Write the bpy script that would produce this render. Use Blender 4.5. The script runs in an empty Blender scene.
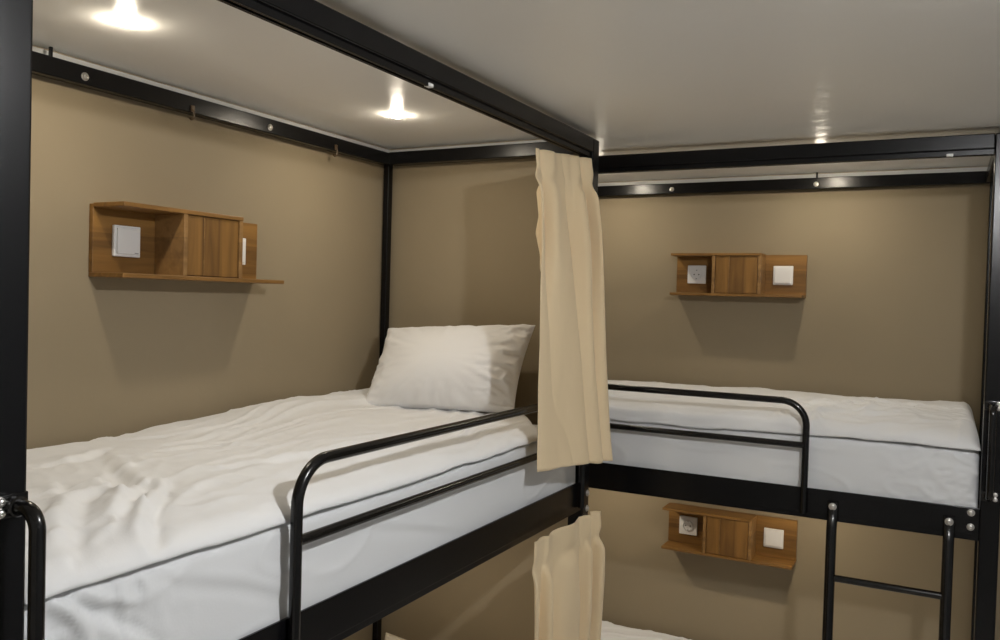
import bpy, bmesh, math, random
from mathutils import Vector, Matrix, noise
random.seed(4)
S = bpy.context.scene
COL = S.collection
PI = math.pi
ZF = 1.76                       # eye height: heights below are measured from the eye, the floor lies at -ZF

# ------------------------------------------------------------------ materials
def mat(name, rgb, rough=.5, metal=0., spec=.5, emit=None, estr=0., sheen=0., coat=0.):
    m = bpy.data.materials.new(name); m.use_nodes = True
    b = m.node_tree.nodes['Principled BSDF']
    b.inputs['Base Color'].default_value = (*rgb, 1)
    b.inputs['Roughness'].default_value = rough
    b.inputs['Metallic'].default_value = metal
    b.inputs['Specular IOR Level'].default_value = spec
    b.inputs['Sheen Weight'].default_value = sheen
    b.inputs['Coat Weight'].default_value = coat
    if emit:
        b.inputs['Emission Color'].default_value = (*emit, 1)
        b.inputs['Emission Strength'].default_value = estr
    return m
def node(m, t, **kw):
    n = m.node_tree.nodes.new(t)
    for k, v in kw.items():
        if k in n.inputs.keys(): n.inputs[k].default_value = v
        else: setattr(n, k, v)
    return n
def link(m, a, ao, b, bi): m.node_tree.links.new(a.outputs[ao], b.inputs[bi])
def bsdf(m): return m.node_tree.nodes['Principled BSDF']
def add_noise_bump(m, scale, strength, dist=.002, detail=4, stretch=(1, 1, 1), varcol=None, vscale=3):
    tc = node(m, 'ShaderNodeTexCoord'); mp = node(m, 'ShaderNodeMapping')
    mp.inputs['Scale'].default_value = stretch
    link(m, tc, 'Object', mp, 'Vector')
    nz = node(m, 'ShaderNodeTexNoise', Scale=scale, Detail=detail)
    link(m, mp, 'Vector', nz, 'Vector')
    bp = node(m, 'ShaderNodeBump', Strength=strength, Distance=dist)
    link(m, nz, 'Fac', bp, 'Height'); link(m, bp, 'Normal', bsdf(m), 'Normal')
    if varcol:
        n2 = node(m, 'ShaderNodeTexNoise', Scale=vscale, Detail=3)
        link(m, tc, 'Object', n2, 'Vector')
        r = node(m, 'ShaderNodeValToRGB')
        r.color_ramp.elements[0].position = .3; r.color_ramp.elements[1].position = .7
        r.color_ramp.elements[0].color = (*varcol[0], 1); r.color_ramp.elements[1].color = (*varcol[1], 1)
        link(m, n2, 'Fac', r, 'Fac'); link(m, r, 'Color', bsdf(m), 'Base Color')
    return m

def wood(name, axis, dark, light, scale=1.):
    # plank bands across the grain plus fine stretched figure along it (object coordinates)
    m = mat(name, light, .45, spec=.35)
    tc = node(m, 'ShaderNodeTexCoord'); mp = node(m, 'ShaderNodeMapping')
    st = {'x': (1.6, 22, 22), 'z': (22, 22, 1.6)}[axis]
    mp.inputs['Scale'].default_value = [a * scale for a in st]
    link(m, tc, 'Object', mp, 'Vector')
    n1 = node(m, 'ShaderNodeTexNoise', Scale=1.7, Detail=6, Distortion=.8)
    link(m, mp, 'Vector', n1, 'Vector')
    sp = node(m, 'ShaderNodeSeparateXYZ'); link(m, tc, 'Object', sp, 'Vector')
    mul = node(m, 'ShaderNodeMath', operation='MULTIPLY'); mul.inputs[1].default_value = 17. if axis == 'z' else 19.
    link(m, sp, 'X' if axis == 'z' else 'Z', mul, 0)
    fl = node(m, 'ShaderNodeMath', operation='FLOOR'); link(m, mul, 0, fl, 0)
    wn = node(m, 'ShaderNodeTexWhiteNoise', noise_dimensions='1D'); link(m, fl, 0, wn, 'W')
    mx = node(m, 'ShaderNodeMath', operation='MULTIPLY_ADD')
    mx.inputs[1].default_value = .28; link(m, wn, 'Value', mx, 0)
    sc = node(m, 'ShaderNodeMath', operation='MULTIPLY'); sc.inputs[1].default_value = .95
    link(m, n1, 'Fac', sc, 0); link(m, sc, 0, mx, 2)
    r = node(m, 'ShaderNodeValToRGB')
    r.color_ramp.elements[0].position = .25; r.color_ramp.elements[1].position = .85
    r.color_ramp.elements[0].color = (*dark, 1); r.color_ramp.elements[1].color = (*light, 1)
    link(m, mx, 0, r, 'Fac'); link(m, r, 'Color', bsdf(m), 'Base Color')
    bp = node(m, 'ShaderNodeBump', Strength=.15, Distance=.001)
    link(m, n1, 'Fac', bp, 'Height'); link(m, bp, 'Normal', bsdf(m), 'Normal')
    return m

M = {}
M['wall'] = add_noise_bump(mat('beige_wall_paint', (.28, .23, .155), .75, spec=.25), 90, .12, .002,
                           varcol=((.274, .221, .143), (.298, .240, .157)), vscale=2.2)
M['ceiling'] = add_noise_bump(mat('satin_ceiling_paint', (.90, .885, .85), .33, spec=.5), 14, .10, .01, detail=3)
M['roomwall'] = add_noise_bump(mat('pale_room_paint', (.40, .42, .44), .8, spec=.2), 60, .1, .002)
M['rearwall'] = add_noise_bump(mat('white_room_paint', (.80, .79, .76), .8, spec=.2), 60, .1, .002)
M['floor'] = wood('grey_brown_floor_boards', 'x', (.62, .59, .54), (.80, .77, .72), .3)
M['black'] = add_noise_bump(mat('black_powder_coat', (.0042, .0042, .0048), .27, spec=.27), 500, .04, .0005)
M['tube'] = add_noise_bump(mat('black_gloss_tube', (.005, .0047, .0047), .2, spec=.45), 400, .02, .0005)
M['steel'] = add_noise_bump(mat('zinc_bolt', (.62, .60, .57), .35, metal=.9), 300, .05, .0003)
M['linen'] = add_noise_bump(mat('white_cotton', (.80, .80, .80), .88, spec=.2, sheen=.15), 260, .18, .0012)
M['sheet'] = add_noise_bump(mat('white_sheet_cotton', (.745, .755, .765), .9, spec=.15), 240, .15, .001)
M['pillow'] = add_noise_bump(mat('white_pillowcase_cotton', (.80, .79, .78), .88, spec=.2, sheen=.1), 260, .18, .0012)
M['cream'] = add_noise_bump(mat('cream_pillowcase_cotton', (.78, .71, .58), .88, spec=.2), 260, .15, .001)
M['curtain'] = add_noise_bump(mat('cream_curtain_cloth', (.77, .615, .395), .9, spec=.15, sheen=.15), 420, .22, .001,
                              stretch=(1, 1, .6))
M['wood_x'] = wood('acacia_grain_along', 'x', (.075, .035, .010), (.285, .145, .038))
M['wood_z'] = wood('acacia_grain_upright', 'z', (.10, .048, .014), (.285, .145, .038))
M['edge'] = wood('acacia_edge', 'x', (.15, .08, .028), (.33, .185, .066))
M['plate'] = add_noise_bump(mat('white_switch_plastic', (.82, .81, .79), .3, spec=.5), 80, .02, .0003)
M['hole'] = add_noise_bump(mat('dark_contact_hole', (.03, .03, .03), .6), 80, .02, .0003)
M['mark'] = add_noise_bump(mat('grey_print', (.35, .34, .33), .6), 80, .02, .0003)
M['clip'] = add_noise_bump(mat('brown_plastic', (.10, .065, .035), .35), 80, .05, .0003)
M['glider'] = add_noise_bump(mat('white_glider_plastic', (.75, .74, .72), .4), 80, .05, .0003)
M['base'] = wood('plywood_bed_base', 'x', (.30, .20, .11), (.45, .32, .19), .5)
def cloth_creases(m, scale, dist, stretch=(1, 1, 1)):
    nt = m.node_tree; old = [n for n in nt.nodes if n.type == 'BUMP'][0]
    tc = node(m, 'ShaderNodeTexCoord'); mp = node(m, 'ShaderNodeMapping'); mp.inputs['Scale'].default_value = stretch
    link(m, tc, 'Object', mp, 'Vector')
    nz = node(m, 'ShaderNodeTexNoise', Scale=scale, Detail=3, Roughness=.5, Distortion=.6); nz.noise_type = 'RIDGED_MULTIFRACTAL'
    link(m, mp, 'Vector', nz, 'Vector')
    bp = node(m, 'ShaderNodeBump', Strength=.55, Distance=dist)
    link(m, nz, 'Fac', bp, 'Height'); link(m, bp, 'Normal', old, 'Normal')
cloth_creases(M['linen'], 3.0, .012); cloth_creases(M['linen'], 8.5, .0035); cloth_creases(M['sheet'], 2.6, .003); cloth_creases(M['pillow'], 5, .004)
cloth_creases(M['curtain'], 3., .0006, (1, 1, .5))
WARM = (1., .89, .715); COOL = (.985, .985, .985)
M['lens_warm'] = mat('berth_lamp_lens', (.9, .9, .88), .4, emit=WARM, estr=690)
M['lens_low'] = mat('lower_berth_lamp_lens', (.9, .9, .88), .4, emit=WARM, estr=620)
M['lens_room'] = mat('room_lamp_lens', (.9, .9, .88), .4, emit=COOL, estr=1420)
for k in ('lens_warm', 'lens_low', 'lens_room'):   # faint moulded texture on the diffuser
    add_noise_bump(M[k], 120, .02, .0002)

# ------------------------------------------------------------------ object helpers
def root_of(o):
    while o.parent: o = o.parent
    return o
def link_obj(name, bm, m, parent=None, smooth=False, origin=None, angle=None):
    """bm is in eye-relative world coordinates; linked with its origin at the root's base"""
    off = Vector((0, 0, 0))
    if parent is not None: off = root_of(parent)['_o']; off = Vector(off)
    elif origin is not None: off = Vector(origin)
    bmesh.ops.recalc_face_normals(bm, faces=bm.faces[:])
    for v in bm.verts: v.co -= off
    for f in bm.faces: f.smooth = smooth
    me = bpy.data.meshes.new(name); bm.to_mesh(me); bm.free()
    o = bpy.data.objects.new(name, me); COL.objects.link(o)
    me.materials.append(m)
    if parent is not None: o.parent = parent
    else: o.location = (off.x, off.y, off.z + ZF)
    if smooth and angle:
        me.set_sharp_from_angle(angle=angle)
    return o
def thing(name, label, cat, origin, group=None):
    o = bpy.data.objects.new(name, None); COL.objects.link(o)
    o.empty_display_size = .1
    o.location = (origin[0], origin[1], origin[2] + ZF)
    o['_o'] = list(origin); o['label'] = label; o['category'] = cat
    if group: o['group'] = group
    return o
def tag(o, label, cat, group=None):
    o['label'] = label; o['category'] = cat
    if group: o['group'] = group
    return o
def copy_tree(o, parent=None):
    c = o.copy(); COL.objects.link(c)
    if parent is not None: c.parent = parent
    for ch in list(o.children): copy_tree(ch, c)
    return c
def structure(o): o['kind'] = 'structure'; return o

def add_box(bm, a, b, bev=0., seg=2):
    x0, x1 = sorted((a[0], b[0])); y0, y1 = sorted((a[1], b[1])); z0, z1 = sorted((a[2], b[2]))
    vs = [bm.verts.new((x, y, z)) for z in (z0, z1) for (x, y) in ((x0, y0), (x1, y0), (x1, y1), (x0, y1))]
    fs = [(0, 3, 2, 1), (4, 5, 6, 7), (0, 1, 5, 4), (1, 2, 6, 5), (2, 3, 7, 6), (3, 0, 4, 7)]
    F = [bm.faces.new([vs[i] for i in f]) for f in fs]
    if bev:
        es = list({e for f in F for e in f.edges})
        bmesh.ops.bevel(bm, geom=es, offset=bev, segments=seg, affect='EDGES', profile=.5)
def box(a, b, bev=0., seg=2):
    bm = bmesh.new(); add_box(bm, a, b, bev, seg); return bm
def fillet(pts, r, n=8):
    out = [Vector(pts[0])]
    for i in range(1, len(pts) - 1):
        p, q, s = Vector(pts[i - 1]), Vector(pts[i]), Vector(pts[i + 1])
        d1 = (p - q).normalized(); d2 = (s - q).normalized()
        ang = d1.angle(d2)
        rr = min(r, (p - q).length * .49 * math.tan(ang / 2), (s - q).length * .49 * math.tan(ang / 2)) if r else 0
        t = rr / math.tan(ang / 2); c = q + (d1 + d2).normalized() * (rr / math.sin(ang / 2))
        a = q + d1 * t - c; b = q + d2 * t - c; th = a.angle(b); ax = a.cross(b).normalized()
        for k in range(n + 1):
            out.append(c + Matrix.Rotation(th * k / n, 3, ax) @ a)
    out.append(Vector(pts[-1])); return out
def add_tube(bm, path, r, seg=18, radii=None, flat=None):
    rings = []; up = None
    for i, p in enumerate(path):
        t = (path[min(i + 1, len(path) - 1)] - path[max(i - 1, 0)]).normalized()
        if up is None:
            up = Vector((0, 0, 1)) if abs(t.z) < .9 else Vector((1, 0, 0))
        s = t.cross(up).normalized(); up = s.cross(t).normalized()
        rr = radii[i] if radii else r
        rings.append([bm.verts.new(p + (s * math.cos(2 * PI * k / seg) + up * math.sin(2 * PI * k / seg)) * rr) for k in range(seg)])
    for a, b in zip(rings, rings[1:]):
        for k in range(seg): bm.faces.new((a[k], a[(k + 1) % seg], b[(k + 1) % seg], b[k]))
    bm.faces.new(rings[0][::-1]); bm.faces.new(rings[-1])
def add_lathe(bm, prof, c, axis, seg=24):
    """profile [(r, h)] turned about axis through c"""
    axis = Vector(axis).normalized(); q = axis.to_track_quat('Z', 'Y')
    rings = []
    for r, h in prof:
        rings.append([bm.verts.new(Vector(c) + q @ Vector((r * math.cos(2 * PI * k / seg), r * math.sin(2 * PI * k / seg), h))) for k in range(seg)])
    for a, b in zip(rings, rings[1:]):
        for k in range(seg): bm.faces.new((a[k], a[(k + 1) % seg], b[(k + 1) % seg], b[k]))
    bm.faces.new(rings[0][::-1]); bm.faces.new(rings[-1])
def N(x, y, z=0.): return noise.noise(Vector((x, y, z)))
def sstep(a, b, x):
    t = min(max((x - a) / (b - a), 0), 1); return t * t * (3 - 2 * t)

# ------------------------------------------------------------------ the place
XL = -1.772; YB = 3.478; YP = 2.492; CZ = .523; XR = 1.25; YR = -1.3
def shell(name, a, b, m): return structure(link_obj(name, box(a, b), m))
shell('floor', (XL - .1, YR - .1, -ZF - .1), (XR + .1, YB + .1, -ZF), M['floor'])
shell('ceiling', (XL - .1, YR - .1, CZ), (XR + .1, YB + .1, CZ + .1), M['ceiling'])
shell('wall_left', (XL - .1, YR, -ZF), (XL, YB, CZ), M['wall'])
shell('wall_back', (XL, YB, -ZF), (XR, YB + .1, CZ), M['wall'])
shell('wall_partition', (XL, YP, -ZF), (-1.025, YP + .1, CZ), M['wall'])
shell('wall_right', (XR, YR, -ZF), (XR + .1, YB, CZ), M['roomwall'])
shell('wall_rear', (XL, YR - .1, -ZF), (XR, YR, CZ), M['rearwall'])

M['trim'] = add_noise_bump(mat('white_cornice_paint', (.50, .49, .465), .6, spec=.3), 60, .06, .001)
shell('trim_1', (XL, YR, .492), (XL + .005, YP, .5195), M['trim'])
shell('trim_2', (XL + .006, YP - .005, .492), (-1.025, YP, .5195), M['trim'])
shell('trim_3', (XL, YB - .005, .492), (XR, YB, .5195), M['trim'])

# ------------------------------------------------------------------ bunk beds
L = 1.90; D = .80; DROP = 1.065
def frameL(u, v, z): return Vector((-.97 - v, .585 + u, z))       # bunk along the left wall
def frameR(u, v, z):                                              # bunk across the back wall, a little narrower
    return Vector((.160 - u, 2.735 + v - .06 * min(max((v - .1) / .5, 0), 1), z))
def lbox(P, a, b, bev=.002):
    return box(P(*a), P(*b), bev)
def add_lbox(bm, P, a, b, bev=.002): add_box(bm, P(*a), P(*b), bev)
def bolt_bm(c, axis, r=.008):
    bm = bmesh.new()
    add_lathe(bm, [(r * 1.25, 0), (r * 1.25, .0012), (r, .0016), (r, .003), (r * .8, .0052), (r * .42, .006), (r * .36, .0035), (.0003, .0035)], c, axis, 16)
    return bm

def make_bunk(P, label, rear_bolts, brackets, clip_u):
    n_out = (P(0, -1, 0) - P(0, 0, 0)); n_u = (P(1, 0, 0) - P(0, 0, 0))
    t = thing('bunk_bed', label, 'bunk bed', tuple(P(L / 2, D / 2, -ZF)), 'black bunk beds')
    pt = .503
    def part(name, bm, m='black', parent=None, smooth=False): return link_obj(name, bm, M[m], parent or t, smooth, angle=.7 if smooth else None)
    # posts
    part('post', lbox(P, (0, 0, -ZF), (.05, .05, pt), .004))
    part('post', lbox(P, (L - .05, 0, -ZF), (L, .05, pt), .004))
    part('post', lbox(P, (.0, D - .034, -ZF), (.032, D - .0055, pt), .003))
    part('post', lbox(P, (L - .037, D - .029, -ZF), (L - .012, D - .0055, pt), .003))
    # top rails
    part('top_rail', lbox(P, (.05, 0, .46), (L - .05, .05, pt), .003))
    rr = part('top_rail', lbox(P, (.032, D - .035, .458), (L - .026, D - .0055, .501), .003))
    part('top_rail', lbox(P, (L - .045, .05, .46), (L - .003, D - .030, pt), .003))
    part('top_rail', lbox(P, (.0, .05, .46), (.045, D - .036, pt), .003))
    # curtain tracks, one under the front top rail, one under the berth rail
    bm = bmesh.new()
    for a, b in ((.008, .012), (.028, .032)): add_lbox(bm, P, (.05, a, .445), (L - .05, b, .4602), .001)
    add_lbox(bm, P, (.05, .012, .456), (L - .05, .028, .4602), .001)
    for a, b in ((.012, .016), (.024, .028)): add_lbox(bm, P, (.05, a, .445), (L - .05, b, .448), .001)
    tr = part('curtain_track', bm)
    for u in clip_u:
        bm = bmesh.new(); add_lbox(bm, P, (u - .009, .0055, .4445), (u + .009, .0195, .4525), .002)
        part('glider', bm, 'glider', tr)
    bm = bmesh.new()
    for a, b in ((.004, .008), (.030, .034)): add_lbox(bm, P, (.05, a, -.646), (L - .05, b, -.6295), .001)
    add_lbox(bm, P, (.05, .008, -.634), (L - .05, .030, -.6295), .001)
    part('curtain_track', bm)
    # berth rails (angle iron) with a plywood base each
    for dz in (0, -DROP):
        def angle(u0, u1, v0, v1, inward):
            bm = bmesh.new()
            if inward in ('v+', 'v-'):
                w = .006 if inward == 'v+' else -.006; f = .04 if inward == 'v+' else -.04
                a = v0 if inward == 'v+' else v1
                add_lbox(bm, P, (u0, a, -.630 + dz), (u1, a + w, -.553 + dz), .0015)
                add_lbox(bm, P, (u0, a + w, -.630 + dz), (u1, a + f, -.624 + dz), .0015)
            else:
                w = .006 if inward == 'u+' else -.006; f = .04 if inward == 'u+' else -.04
                a = u0 if inward == 'u+' else u1
                add_lbox(bm, P, (a, v0, -.630 + dz), (a + w, v1, -.553 + dz), .0015)
                add_lbox(bm, P, (a + w, v0, -.630 + dz), (a + f, v1, -.624 + dz), .0015)
            return bm
        br = part('berth_rail', angle(.05, L - .05, 0, .05, 'v+'))
        part('berth_rail', angle(.032, L - .04, D - .05, D - .005, 'v-'))
        part('berth_rail', angle(.0, .05, .05, D - .036, 'u+'))
        part('berth_rail', angle(L - .05, L - .005, .05, D - .04, 'u-'))
        bm = bmesh.new()
        add_lbox(bm, P, (.052, .008, -.6235 + dz), (L - .052, D - .048, -.608 + dz), .001)
        part('bed_base', bm, 'base')
        if dz == 0:
            for u, z in ((.071, -.567), (.071, -.608), (L - .015, -.600), (L - .015, -.648)):
                link_obj('bolt', bolt_bm(P(u, -.0, z), n_out), M['steel'], br, True, angle=.7)
    # bolts holding the far corner
    # wall brackets and bolts of the rear top rail
    for u in rear_bolts:
        link_obj('bolt', bolt_bm(P(u, D - .035, .476), n_out, .0075), M['steel'], rr, True, angle=.7)
    for u in brackets:
        bm = bmesh.new(); add_lbox(bm, P, (u - .003, D - .034, pt - .003), (u + .003, D - .027, pt + .018), .0005)
        link_obj('wall_bracket', bm, M['black'], rr)
    # guard rail: bent tube with a mid bar, bolted to the outer face of the berth rail
    gv = -.0115; r = .0105; g0 = .52; g1 = L - .09
    bm = bmesh.new()
    add_tube(bm, fillet([P(g0, gv, -.629), P(g0, gv, -.288), P(g1, gv, -.288), P(g1, gv, -.629)], .075, 12), r)
    add_tube(bm, [P(g0, gv, -.421), P(g1, gv, -.421)], .0095)
    part('guard_rail', bm, 'tube', smooth=True)
    # grab handle beside the ladder post
    bm = bmesh.new(); hu = .030; hv = -.05
    add_tube(bm, fillet([P(hu, -.002, -.260), P(hu, hv, -.260), P(hu, hv, -.515), P(hu, -.002, -.515)], .034, 10), .0092)
    for z in (-.260, -.515):
        add_lbox(bm, P, (.004, -.004, z - .014), (.049, .0005, z + .014), .0015)
        add_lathe(bm, [(.0125, 0), (.0125, .012), (.0105, .014), (.0092, .014)], P(hu, -.003, z), n_out, 18)
    gh = part('grab_handle', bm, 'tube', smooth=True)
    for z in (-.2535, -.2665, -.5085, -.5215):
        link_obj('bolt', bolt_bm(P(.014, -.004, z), n_out, .005), M['steel'], gh, True, angle=.7)
    # ladder: two stiles with flattened bolted heads, round rungs
    bm = bmesh.new(); lv = -.022
    us = (.125, .436)
    for u in us:
        pth = [P(u, -.0075, -.585), P(u, -.0075, -.612), P(u, -.012, -.635), P(u, lv, -.66), P(u, lv, -ZF + .004)]
        i0 = len(bm.verts)
        add_tube(bm, [Vector(p) for p in pth], .015, 18, radii=[.0152, .0155, .0152, .015, .015])
        bm.verts.ensure_lookup_table()
        for k in range(18 * 3):          # flatten the head towards the rail
            v = bm.verts[i0 + k]; ring = k // 18
            d = (v.co - pth[ring]).dot(n_out)
            v.co -= n_out * d * (.55, .5, .25)[ring]
    lad = part('ladder', bm, 'tube', smooth=True)
    for k in range(4):
        z = -.811 - .27 * k
        bm = bmesh.new(); add_tube(bm, [P(us[0] + .012, lv, z), P(us[1] - .012, lv, z)], .0105)
        link_obj('rung', bm, M['tube'], lad, True, angle=.7)
    for u in us:
        link_obj('bolt', bolt_bm(P(u, -.0135, -.598), n_out, .009), M['steel'], lad, True, angle=.7)
    return t
make_bunk(frameL, 'black metal bunk bed along the left wall, guard rail nearest the camera', [.672, 1.264], [.592], [.933])
make_bunk(frameR, 'black metal bunk bed across the back wall, ladder hooked on its front', [.612, 1.177], [.61], [.161])

# ------------------------------------------------------------------ bedding
def fold(creases, x, y):
    """height of hand-placed cloth folds: a ridge beside a groove along each polyline (points, height, half width)"""
    h = 0.
    for pts, A, w in creases:
        best = None; tot = len(pts) - 1
        for k in range(tot):
            ax, ay = pts[k]; bx, by = pts[k + 1]
            dx, dy = bx - ax, by - ay; l2 = dx * dx + dy * dy
            t = min(max(((x - ax) * dx + (y - ay) * dy) / l2, 0), 1)
            ex, ey = x - ax - t * dx, y - ay - t * dy
            d = math.hypot(ex, ey)
            if best is None or d < best[0]:
                best = (d, math.copysign(1, dx * ey - dy * ex), (k + t) / tot, t)
        d, sg, q, t = best
        if d > 5 * w: continue
        taper = math.sin(PI * (.12 + .76 * q)) ** .7
        sd = sg * d
        h += A * taper * (math.exp(-((sd - w) / w) ** 2) - .75 * math.exp(-((sd + w) / w) ** 2) + .3 * math.exp(-((sd - 2.4 * w) / (1.6 * w)) ** 2))
    return h
TOP_FOLDS = [
    ([(.250, .030), (.262, .050), (.319, .11), (.379, .164), (.467, .241)], .011, .013),
    ([(.274, .125), (.355, .199), (.433, .256)], .010, .013),
    ([(.140, .045), (.155, .071), (.223, .166), (.307, .259), (.36, .273)], .009, .015),
    ([(.247, .022), (.28, .055), (.30, .08)], .007, .011),
    ([(.429, .206), (.445, .295), (.527, .454), (.614, .596)], -.007, .014),
    ([(.346, .163), (.38, .26), (.429, .366)], .007, .013),
    ([(.308, .317), (.345, .36), (.376, .41)], .006, .011),
    ([(.496, .602), (.555, .597), (.644, .638)], .005, .012),
    ([(.697, .485), (.788, .448), (.821, .36)], .005, .013),
    ([(.608, .239), (.731, .208), (.918, .188)], .006, .014),
    ([(.62, .07), (.78, .085), (.98, .075)], -.005, .014),
    ([(.18, .33), (.26, .42), (.34, .55)], .006, .014)]
SIDE_FOLDS = [
    ([(.085, -.400), (.113, -.424), (.137, -.457), (.15, -.50)], .006, .008), ([(.104, -.400), (.151, -.437), (.216, -.48), (.26, -.52)], -.006, .008),
    ([(.13, -.403), (.163, -.427), (.205, -.437)], .005, .007), ([(.185, -.402), (.195, -.437), (.202, -.470)], .004, .006),
    ([(.224, -.40), (.229, -.415), (.232, -.431)], .0035, .006), ([(.155, -.50), (.149, -.444), (.133, -.425)], .005, .008),
    ([(.07, -.42), (.094, -.45), (.11, -.50)], -.006, .008), ([(.30, -.43), (.42, -.47), (.55, -.53)], .0025, .010), ([(.75, -.45), (.95, -.50), (1.1, -.54)], .0022, .010)]
def make_mattress(P, dz, label, seed, wrinkle=1., creases=()):
    nu, nv, nz = 320, 40, 34
    u0, u1, v0, v1, z0, z1 = .054, L - .056, .0165, D - .052, -.6075 + dz, -.392 + dz
    bm = bmesh.new(); R = .022
    vs = {}
    def disp(p, n):
        u, v, z = p
        if z < z0 + .03: return p
        a = .0016 * N(u * 5, v * 5 + z * 9, seed)
        foot = (1 - sstep(.06, .38, u)) * wrinkle
        if n[1] < -.5:     # sheet pulled over the front side: creases run diagonally from the foot corner
            c = max(1 - abs(N(u * 9 + z * 20, z * 12 - u * 9, seed + 2)) * 3., 0)
            c2 = max(1 - abs(N(u * 20 + z * 26, z * 24 - u * 15, seed + 3)) * 2.8, 0)
            a += foot * (.017 * c ** 1.5 + .008 * c2 ** 1.5 - .010 * (.4 + .6 * wrinkle))
            lc = max(1 - abs(N(u * 3.2 + z * 4, z * 10 - u * 3.5, seed + 8)) * 5, 0)
            a += (1 - foot) * .0028 * lc ** 2
            a += fold(creases, u, z)
            a += .0014 * N(u * 3 + z * 5, z * 14 - u * 2.0, seed + 5)
        return (u + n[0] * a, max(v + n[1] * a, .0066), z + n[2] * a)
    def face_grid(fn, a, b, n):
        g = []
        for i in range(a + 1):
            row = []
            for j in range(b + 1):
                p = Vector(fn(i / a, j / b))
                # round the box
                q = Vector((min(max(p.x, u0 + R), u1 - R), min(max(p.y, v0 + R), v1 - R), min(max(p.z, z0 + R * .3), z1 - R)))
                d = p - q
                if d.length > 1e-9: nn = d.normalized(); p = q + nn * min(d.length, R)
                else: nn = Vector(n)
                key = (round(p.x, 5), round(p.y, 5), round(p.z, 5))
                if key not in vs: vs[key] = bm.verts.new(P(*disp(tuple(p), nn)))
                row.append(vs[key])
            g.append(row)
        for i in range(a):
            for j in range(b):
                f = []
                for v in (g[i][j], g[i + 1][j], g[i + 1][j + 1], g[i][j + 1]):
                    if v not in f: f.append(v)
                if len(f) > 2:
                    try: bm.faces.new(f)
                    except ValueError: pass
    lu = lambda s: u0 + (u1 - u0) * s; lv_ = lambda s: v0 + (v1 - v0) * s; lz = lambda s: z0 + (z1 - z0) * s
    face_grid(lambda i, j: (lu(i), lv_(j), z1), nu, nv, (0, 0, 1))
    face_grid(lambda i, j: (lu(i), lv_(j), z0), nu, nv, (0, 0, -1))
    face_grid(lambda i, j: (lu(i), v0, lz(j)), nu, nz, (0, -1, 0))
    face_grid(lambda i, j: (lu(i), v1, lz(j)), nu, nz, (0, 1, 0))
    face_grid(lambda i, j: (u0, lv_(i), lz(j)), nv, nz, (-1, 0, 0))
    face_grid(lambda i, j: (u1, lv_(i), lz(j)), nv, nz, (1, 0, 0))
    o = link_obj('mattress', bm, M['sheet'], None, True, tuple(P((u0 + u1) / 2, (v0 + v1) / 2, z0)))
    return tag(o, label, 'mattress', 'sheeted mattresses')

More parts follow.
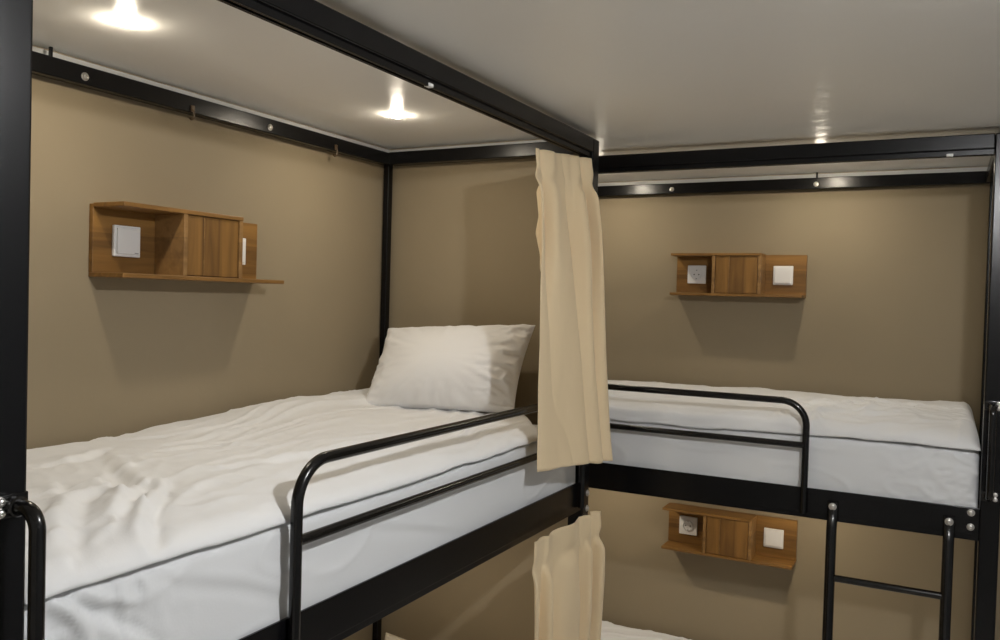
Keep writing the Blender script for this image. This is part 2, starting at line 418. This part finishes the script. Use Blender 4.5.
def make_duvet(P, dz, label, seed, uend, chaos, T0=.052, headback=0, rise=0., hang=0., back=0., creases=()):
    u0, u1, v0, v1 = .053, uend, .006, D - .008
    zb = -.389 + dz
    def samples(a, b, n, r=.05, ne=9):
        s = [a + r * (1 - math.cos(PI / 2 * k / ne)) for k in range(ne)]
        s += [a + r + (b - a - 2 * r) * k / n for k in range(n + 1)]
        s += [b - r * (1 - math.cos(PI / 2 * k / ne)) for k in range(ne - 1, -1, -1)]
        return s
    vv = samples(v0, v1, 120)
    def uhead(v): return u1 + (headback * sstep(.03, .22, v) if headback else 0)
    fr = [(x - u0) / (u1 - u0) for x in samples(u0, u1, 290)]
    def ridge(x, y, z, w):                       # thin crease lines: crest where the noise crosses zero
        return max(1 - abs(N(x, y, z)) * w, 0)
    def wr(u, v):
        foot = 1 - sstep(.40, 1.05, u)
        wx, wy = N(u * 2.3, v * 2.3, seed) * .22, N(u * 2.3 + 7, v * 2.3, seed + 3) * .22
        a = .009 * N(u * 2.1, v * 2.6, seed + 1) + .005 * N(u * 5.1, v * 4.7, seed + 11)
        x, y = u + wx, v + wy
        p, q = x * .8 + y * .6, y * .8 - x * .6            # creases run slanting across the foot end
        c1 = ridge(p * 3.0, q * 7.5, seed + 5, 3.4)
        c2 = ridge(p * 9 + q * 4, q * 7 - p * 3, seed + 8, 3.2)
        c3 = ridge(p * 16, q * 19, seed + 9, 2.6)
        m = .35 + .9 * max(N(u * 2.6, v * 2.6, seed + 40) + .35, 0)
        a += (chaos * foot) * m * (1 - .8 * sstep(.55, .8, v)) * (.0085 * c1 ** 2.6 + .0065 * c2 ** 2.2 + .0028 * c3 ** 1.6)
        lc = ridge(x * 1.1, y * 11, seed + 13, 3)
        lc2 = ridge(x * 2.0 + y * 1.5, y * 19 - x * 2, seed + 17, 2.8)
        a += fold(creases, u, v)
        a += (.4 + .6 * (1 - foot)) * (.0075 * lc ** 2 + .004 * lc2 ** 2)
        return a
    bm = bmesh.new(); top = []; bot = []
    for fu in fr:
        rt = []; rb = []
        for v in vv:
            uh = uhead(v); u = u0 + (uh - u0) * fu
            def E(d, r): 
                t = min(max(d / r, 0), 1); return math.sqrt(max(1 - (1 - t) ** 2, 0))
            e = E(v - v0, .105) * E(v1 - v, .03) * E(u - u0, .035) * E(uh - u, .05)
            T = T0 - .010 * (1 - sstep(.06, .2, v)) - .006 * sstep(1.35, 1.6, u) + rise * (u / L - .6) * sstep(.05, .6, v) - (.014 if back else -.008) * (1 - sstep(.05, .5, u)) * sstep(.3, .8, v) + back * (sstep(.60, .72, v) * sstep(.8, 1.4, u) - .45 * sstep(1.5, 1.64, u) * sstep(.1, .2, v) * (1 - sstep(.6, .68, v))) + wr(u, v)
            hem = .009 * N(u * 6, v * 9, seed + 20) + .004 * N(u * 21, v * 20, seed + 21)
            # edges are puckered
            puck = .004 * N(u * 12, 3.1, seed + 30) * (1 - sstep(0, .05, v - v0))
            vx = max(v + puck, .0045); 
            hd = hang * sstep(.45, .9, u) * (1 - sstep(.0, .012, v - v0))
            rt.append(bm.verts.new(P(u, vx, zb - hd + max(hem, -.002) * .6 + max(T, .018) * e)))
            rb.append(bm.verts.new(P(u, vx + .004 * (1 - sstep(0, .03, v - v0)), zb - hd - .0005 + max(hem, -.002) * .6 * (1 - sstep(0, .02, min(v - v0, u - u0))))))
        top.append(rt); bot.append(rb)
    a, b = len(fr), len(vv)
    for i in range(a - 1):
        for j in range(b - 1):
            bm.faces.new((top[i][j], top[i + 1][j], top[i + 1][j + 1], top[i][j + 1]))
            bm.faces.new((bot[i][j + 1], bot[i + 1][j + 1], bot[i + 1][j], bot[i][j]))
    rim = [(i, 0) for i in range(a)] + [(a - 1, j) for j in range(1, b)] + [(i, b - 1) for i in range(a - 2, -1, -1)] + [(0, j) for j in range(b - 2, 0, -1)]
    for k in range(len(rim)):
        i, j = rim[k]; p, q = rim[(k + 1) % len(rim)]
        bm.faces.new((top[i][j], bot[i][j], bot[p][q], top[p][q]))
    o = link_obj('duvet', bm, M['linen'], None, True, tuple(P((u0 + u1) / 2, D / 2, zb)))
    return tag(o, label, 'duvet', 'white duvets')

make_mattress(frameL, 0, 'white sheeted mattress on the upper berth of the left bunk, behind the nearest guard rail', 1.3, .3, SIDE_FOLDS)
make_mattress(frameR, 0, 'white sheeted mattress on the upper berth of the back bunk, above the ladder', 5.1, .45)
make_mattress(frameL, -DROP, 'white sheeted mattress on the lower berth of the left bunk', 9.4)
make_mattress(frameR, -DROP, 'white sheeted mattress on the lower berth of the back bunk', 14.2, .2)
make_duvet(frameL, 0, 'large creased white duvet on the left bunk, a white pillow at its far end', 2.2, 1.615, .5, .046, .225, .03, back=.02, creases=TOP_FOLDS)
make_duvet(frameR, 0, 'white duvet on the upper berth of the back bunk, puffed at its right end', 31.7, L - .06, 1.6, .058, hang=.014)
make_duvet(frameR, -DROP, 'white duvet on the lower berth of the back bunk, right of the lower curtain', 47.1, L - .06, .6, .066)

def make_pillow(c, thick, m, label, seed, group):
    """c: corner points bottom-left, bottom-right, top-right, top-left; the front faces the viewer"""
    bl, br, tr, tl = [Vector(p) for p in c]
    nrm = ((br - bl) + (tr - tl)).cross((tl - bl) + (tr - br)).normalized()
    n = 72; bm = bmesh.new(); F = []; B = []
    for i in range(n + 1):
        rf = []; rb = []
        for j in range(n + 1):
            s = -math.cos(PI * i / n); t = -math.cos(PI * j / n)
            pin = .05                                      # sides draw in between the corners
            ss = s * (1 - pin * (1 - t * t)); tt = t * (1 - pin * .45 * (1 - s * s))
            a, b = (ss + 1) / 2, (tt + 1) / 2
            p = bl * (1 - a) * (1 - b) + br * a * (1 - b) + tr * a * b + tl * (1 - a) * b
            e = (max(1 - s ** 2, 0) ** .55) * (max(1 - t ** 2, 0) ** .55)
            seam = .004 * min(1, 30 * (1 - max(abs(s), abs(t))))
            # creases fan in from the seams
            edge = max(abs(s), abs(t)) ** 3
            ang = math.atan2(t, s)
            w = .020 * edge * e ** .5 * N(ang * 7, 2.2 * (s * s + t * t), seed) + .012 * edge * e ** .5 * N(ang * 16, 1.3, seed + 2)
            side = sstep(.35, .95, s)                      # slack right-hand end
            w += (1 - sstep(-.97, -.6, s)) * e ** .5 * .010 * max(1 - 3 * abs(N(s * 6 + t * 2, t * 5 - s * 2, seed + 12)), 0)
            w += side * e ** .5 * .016 * max(1 - 3 * abs(N(s * 3 + t * 2.5, t * 5 - s * 2, seed + 5)), 0) ** 1.5 + side * e ** .5 * .008 * max(1 - 3 * abs(N(s * 7 + t * 4, t * 8 - s * 5, seed + 7)), 0)
            w += .006 * N(s * 1.3, t * 1.5, seed + 4)*e
            sagz = 1 + .22 * (-t) * (1 - t * t)             # fuller low down
            rf.append(bm.verts.new(p + nrm * (thick * .62 * e * sagz + w + seam)))
            if 0 < i < n and 0 < j < n: rb.append(bm.verts.new(p - nrm * (thick * .38 * e + seam * .5)))
            else: rb.append(rf[-1])
        F.append(rf); B.append(rb)
    for i in range(n):
        for j in range(n):
            bm.faces.new((F[i][j], F[i + 1][j], F[i + 1][j + 1], F[i][j + 1]))
            f = [B[i][j + 1], B[i + 1][j + 1], B[i + 1][j], B[i][j]]
            try: bm.faces.new(f)
            except ValueError: pass
    base = (bl + br) / 2
    o = link_obj('pillow', bm, m, None, True, (base.x, base.y, min(bl.z, br.z)))
    return tag(o, label, 'pillow', group)
make_pillow([(-1.63, 2.18, -.354), (-1.165, 2.33, -.352), (-1.135, 2.405, -.078), (-1.665, 2.36, -.110)], .155, M['pillow'],
            'white pillow leaning against the partition at the head of the left upper berth', 3.3, 'pillows')
make_pillow([(-1.62, 2.17, -.378 - DROP), (-1.17, 2.335, -.385 - DROP), (-1.19, 2.41, -.135 - DROP), (-1.655, 2.375, -.088 - DROP)], .14, M['cream'],
            'pillow on the left lower berth, only its top showing beside the lower curtain', 8.3, 'pillows')

# ------------------------------------------------------------------ curtains
def make_curtain(tl, tr, hl, hr, folds, amp0, amp1, label, seed, header=.075, drift=0., clear=-.942, bunch=0.):
    """tl,tr: top ends, hl,hr: hem ends (eye-relative points); folds: phases along the width"""
    tl, tr, hl, hr = map(Vector, (tl, tr, hl, hr))
    nx, nz = 150, 120; bm = bmesh.new(); g = []
    out = Vector((1, 0, 0))
    for j in range(nz + 1):
        t = j / nz
        a = tl.lerp(hl, t); b = tr.lerp(hr, t)
        d = (b - a); dn = Vector((d.x, d.y, 0)).normalized(); out = Vector((dn.y, -dn.x, 0))
        row = []
        for i in range(nx + 1):
            s = i / nx
            # pleat phase: tight regular at the header, drifting wide folds lower down
            ph = .36 + folds * (s + bunch * math.sin(2 * PI * s)) + drift * t * math.sin(PI * s) + .6 * N(s * 2.1, t * 1.0, seed) * t * math.sin(PI * s)
            am = amp0 + (amp1 - amp0) * sstep(.3, .85, t) + .45 * amp0 * math.exp(-((t - .25) / .15) ** 2) - .5 * amp0 * (1 - sstep(.02, .12, t))
            w = 2 * abs(math.sin(PI * ph)) ** .7 - 1
            mod = .75 + .55 * N(s * 3.3, t * .8 + 4, seed + 3)
            fine = .16 * math.sin(2 * PI * ph * 2 + 1.2) * (1 - sstep(.02, .3, t))
            th = t * abs(tl.z - hl.z)
            pinch = 1 - .6 * math.exp(-((th - header) / .022) ** 2)      # gathered along the header tape
            y = am * (w * mod + fine) * pinch
            y += .003 * N(s * 7, t * 5, seed + 6) + .0008 * N(s * 16, t * 16, seed + 7)
            lat = am * (.5 * sstep(0, .1, t)) * math.cos(2 * PI * ph) * (1 if 0 < i < nx else .3)
            p = a.lerp(b, s) + out * y + dn * lat * .55
            k = 1 - sstep(-.26, .16, p.z)                     # pushed out by the guard rail behind it
            q = .5 * (p.x + clear + math.sqrt((p.x - clear) ** 2 + .00012))
            p.x += (q - p.x) * k
            if j == 0: p.z += .0015 * math.sin(2 * PI * ph + .6)
            if j == nz: p.z += .004 * N(s * 5, 1, seed + 9)
            row.append(bm.verts.new(p))
        g.append(row)
    for j in range(nz):
        for i in range(nx):
            bm.faces.new((g[j][i], g[j][i + 1], g[j + 1][i + 1], g[j + 1][i]))
    # cloth thickness
    bmesh.ops.recalc_face_normals(bm, faces=bm.faces[:])
    bmesh.ops.solidify(bm, geom=bm.faces[:], thickness=.0018)
    c = (hl + hr) / 2
    o = link_obj('curtain', bm, M['curtain'], None, True, (c.x, c.y, min(hl.z, hr.z)))
    return tag(o, label, 'curtain', 'cream bunk curtains')
make_curtain((-1.002, 2.075, .412), (-.965, 2.38, .430), (-.925, 1.99, -.445), (-.865, 2.385, -.472), 3.3, .026, .009,
             'long cream curtain hanging from the left bunk top rail by its far post', 2.7, drift=-.7, bunch=.07)
make_curtain((-.955, 2.02, -.640), (-.925, 2.43, -.638), (-.945, 2.00, -1.60), (-.90, 2.42, -1.60), 4.2, .027, .020,
             'lower cream curtain hanging beneath the berth rail of the left bunk', 6.1, drift=.3, bunch=.10)

# ------------------------------------------------------------------ wall shelves
def rounded_plate(cx, cz, y, w, h, d, r=.006):
    return box((cx - w / 2, y - d, cz - h / 2), (cx + w / 2, y, cz + h / 2), .0025, 3)
def make_shelf(label, left_kind, W, H, DP):
    """local: x along the wall, y=0 the wall, -y into the room, z=0 the bottom board's underside"""
    tb = .0105; a0, a1 = W * .328, W * .675; PS = .075
    t = thing('wall_shelf', label, 'shelf', (0, 0, 0), 'wooden wall shelves')
    def part(name, bm, m, parent=None, smooth=False): return link_obj(name, bm, M[m], parent or t, smooth, angle=.6 if smooth else None)
    part('back_panel', box((0, -.014, tb), (W, -.0005, H - .002), .0012), 'wood_x')
    part('bottom_board', box((0, -DP, 0), (W, -.0005, tb), .0018), 'wood_x')
    part('top_board', box((0, -DP, H - tb), (a1 + .012, -.014, H), .0018), 'wood_x')
    part('divider', box((a0, -DP + .002, tb), (a0 + .012, -.014, H - tb), .0012), 'edge')
    part('divider', box((a1, -DP + .002, tb), (a1 + .012, -.014, H - tb), .0012), 'edge')
    d = part('door', box((a0 + .0135, -DP + .006, tb + .0015), (a1 - .0015, -DP + .020, H - tb - .0015), .0012), 'wood_z')
    part('batten', box((a0 + .066, -DP + .0045, tb + .002), (a0 + .068, -DP + .0065, H - tb - .002), .0004), 'edge', d)
    # socket or switch plate in the open box, switch plate on the open panel
    for cx, kind in ((W * .166, left_kind), (W * .832, 'switch')):
        cz = H / 2 + .002
        if kind == 'socket':
            p = part('power_socket', rounded_plate(cx, cz, -.014, PS, PS, .010), 'plate')
            bm = bmesh.new()
            add_lathe(bm, [(.0215, 0), (.0215, .0045), (.0192, .005), (.0186, .0006), (.0005, .0004)], (cx, -.024, cz), (0, -1, 0), 32)
            f = part('socket_face', bm, 'plate', p, True)
            bm = bmesh.new()
            for dx in (-.0095, .0095): add_lathe(bm, [(.0026, 0), (.0026, .0016), (.0002, .0016)], (cx + dx, -.024, cz), (0, -1, 0), 14)
            for dz in (-.0185, .0185): add_box(bm, (cx - .0025, -.0262, cz + dz - .0022), (cx + .0025, -.024, cz + dz + .0022), .0004)
            part('contact', bm, 'hole', p)
        else:
            p = part('light_switch', rounded_plate(cx, cz, -.014, PS, PS, .009), 'plate')
            bm = box((cx - .031, -.0275, cz - .031), (cx + .031, -.0225, cz + .031), .0018, 3)
            part('rocker', bm, 'plate', p)
            if left_kind == 'switch' and cx < .2:
                part('print_mark', box((cx + .017, -.0278, cz - .0285), (cx + .028, -.0274, cz - .0265)), 'mark', p)
    return t
sR = make_shelf('wooden shelf with socket and switch on the back wall above the upper berth', 'socket', .513, .170, .113)
sR.location = (-.991, YB, .0375 + ZF)
sR2 = copy_tree(sR); sR2.location = (-.991, YB, -1.003 + ZF)
sR2['label'] = 'wooden shelf low on the back wall, beneath the back bunk beside the ladder'
sL = make_shelf('wooden shelf on the left wall above the left bunk, white plate in its open box', 'switch', .531, .173, .120)
sL.location = (XL, 1.300, .0255 + ZF); sL.rotation_euler = (0, 0, PI / 2)

# ------------------------------------------------------------------ lamps
def make_lamp(m, label, origin, r=.024, deep=1.):
    t = thing('ceiling_light', label, 'ceiling light', origin, None)
    x, y, z = origin
    bm = bmesh.new(); add_lathe(bm, [(.0002, 0), (r + .006, 0), (r + .003, .0010), (r + .001, .0018), (r, .0018), (r, .0010), (.0002, .0010)], (x, y, z), (0, 0, -1), 32)
    link_obj('lamp_ring', bm, M['plate'], t, True, angle=.6)
    bm = bmesh.new(); add_lathe(bm, [(r - .0005, .0012), (r - .0008, .004 * deep), (r * .86, .0065 * deep), (r * .6, .0082 * deep), (r * .25, .0093 * deep), (.0002, .0096 * deep)], (x, y, z), (0, 0, -1), 20)
    link_obj('lamp_lens', bm, M[m], t, True)
    return t
def put(src, o, label, group=None):
    c = copy_tree(src); c.location = (o[0], o[1], o[2] + ZF); c['label'] = label; c['_o'] = list(o)
    if group: c['group'] = group
    return c
A = make_lamp('lens_warm', 'lit round ceiling light over the foot of the left bunk, near the top left', (-1.436, 1.127, CZ), .017)
A['group'] = 'berth ceiling lights'
put(A, (-1.415, 2.02, CZ), 'lit round ceiling light over the pillow end of the left bunk')
put(A, (-.405, 3.155, CZ), 'lit ceiling light over the ladder end of the back bunk')
put(A, (-1.235, 3.155, CZ), 'lit ceiling light over the hidden left end of the back bunk')
Bm = make_lamp('lens_low', 'lit lamp under the base of the left upper berth, near its pillow', (-1.38, 1.985, -.6235), .017)
Bm['group'] = 'berth ceiling lights'
put(Bm, (-.405, 3.125, -.6235), 'lit lamp under the base of the back upper berth, near the ladder')
put(Bm, (-1.235, 3.125, -.6235), 'lit lamp under the base of the back upper berth, far from the ladder')
Rm = make_lamp('lens_room', 'lit ceiling light in the middle of the room', (.22, .98, CZ), .03, 4.6)

# ------------------------------------------------------------------ little hooks on the rear top rail of the left bunk
def make_hook(y, label):
    bm = bmesh.new(); x = -1.733
    pts = [(x - .002, y, .468), (x + .004, y, .462), (x + .005, y, .446), (x - .004, y, .440), (x - .010, y, .447)]
    add_tube(bm, fillet(pts, .005, 5), .0028, 10)
    add_box(bm, (x - .0018, y - .006, .461), (x + .002, y + .006, .477), .001)
    o = link_obj('hook', bm, M['clip'], None, True, (x, y, .44), angle=.7)
    return tag(o, label, 'hook', 'curtain hooks on the left rear rail')
make_hook(1.565, 'small brown plastic hook under the left rear top rail, between its two bolts')
make_hook(2.145, 'small brown plastic hook under the left rear top rail, nearest the corner post')

# ------------------------------------------------------------------ world, camera, colour
w = bpy.data.worlds.new('World'); S.world = w; w.use_nodes = True
w.node_tree.nodes['Background'].inputs[0].default_value = (.5, .5, .5, 1)
w.node_tree.nodes['Background'].inputs[1].default_value = .1
cam = bpy.data.cameras.new('Camera'); co = bpy.data.objects.new('Camera', cam); COL.objects.link(co)
F, ya, pi_, ro = 844.69, -.483288, -.0245287, -.0280592
cam.sensor_width = 36; cam.lens = F * 36 / 1000; cam.clip_start = .02
fw = Vector((math.sin(ya) * math.cos(pi_), math.cos(ya) * math.cos(pi_), math.sin(pi_)))
rt = Vector((math.cos(ya), -math.sin(ya), 0)); dn = fw.cross(rt)
r2 = rt * math.cos(ro) + dn * math.sin(ro); d2 = dn * math.cos(ro) - rt * math.sin(ro)
mt = Matrix((r2, -d2, -fw)).transposed().to_4x4(); mt.translation = (0, 0, ZF)
co.matrix_world = mt
S.camera = co
S.view_settings.view_transform = 'Standard'; S.view_settings.look = 'None'
S.view_settings.gamma = 1; S.view_settings.use_curve_mapping = False
S.view_settings.exposure = 0.
for o in list(bpy.data.objects):
    if '_o' in o: del o['_o']
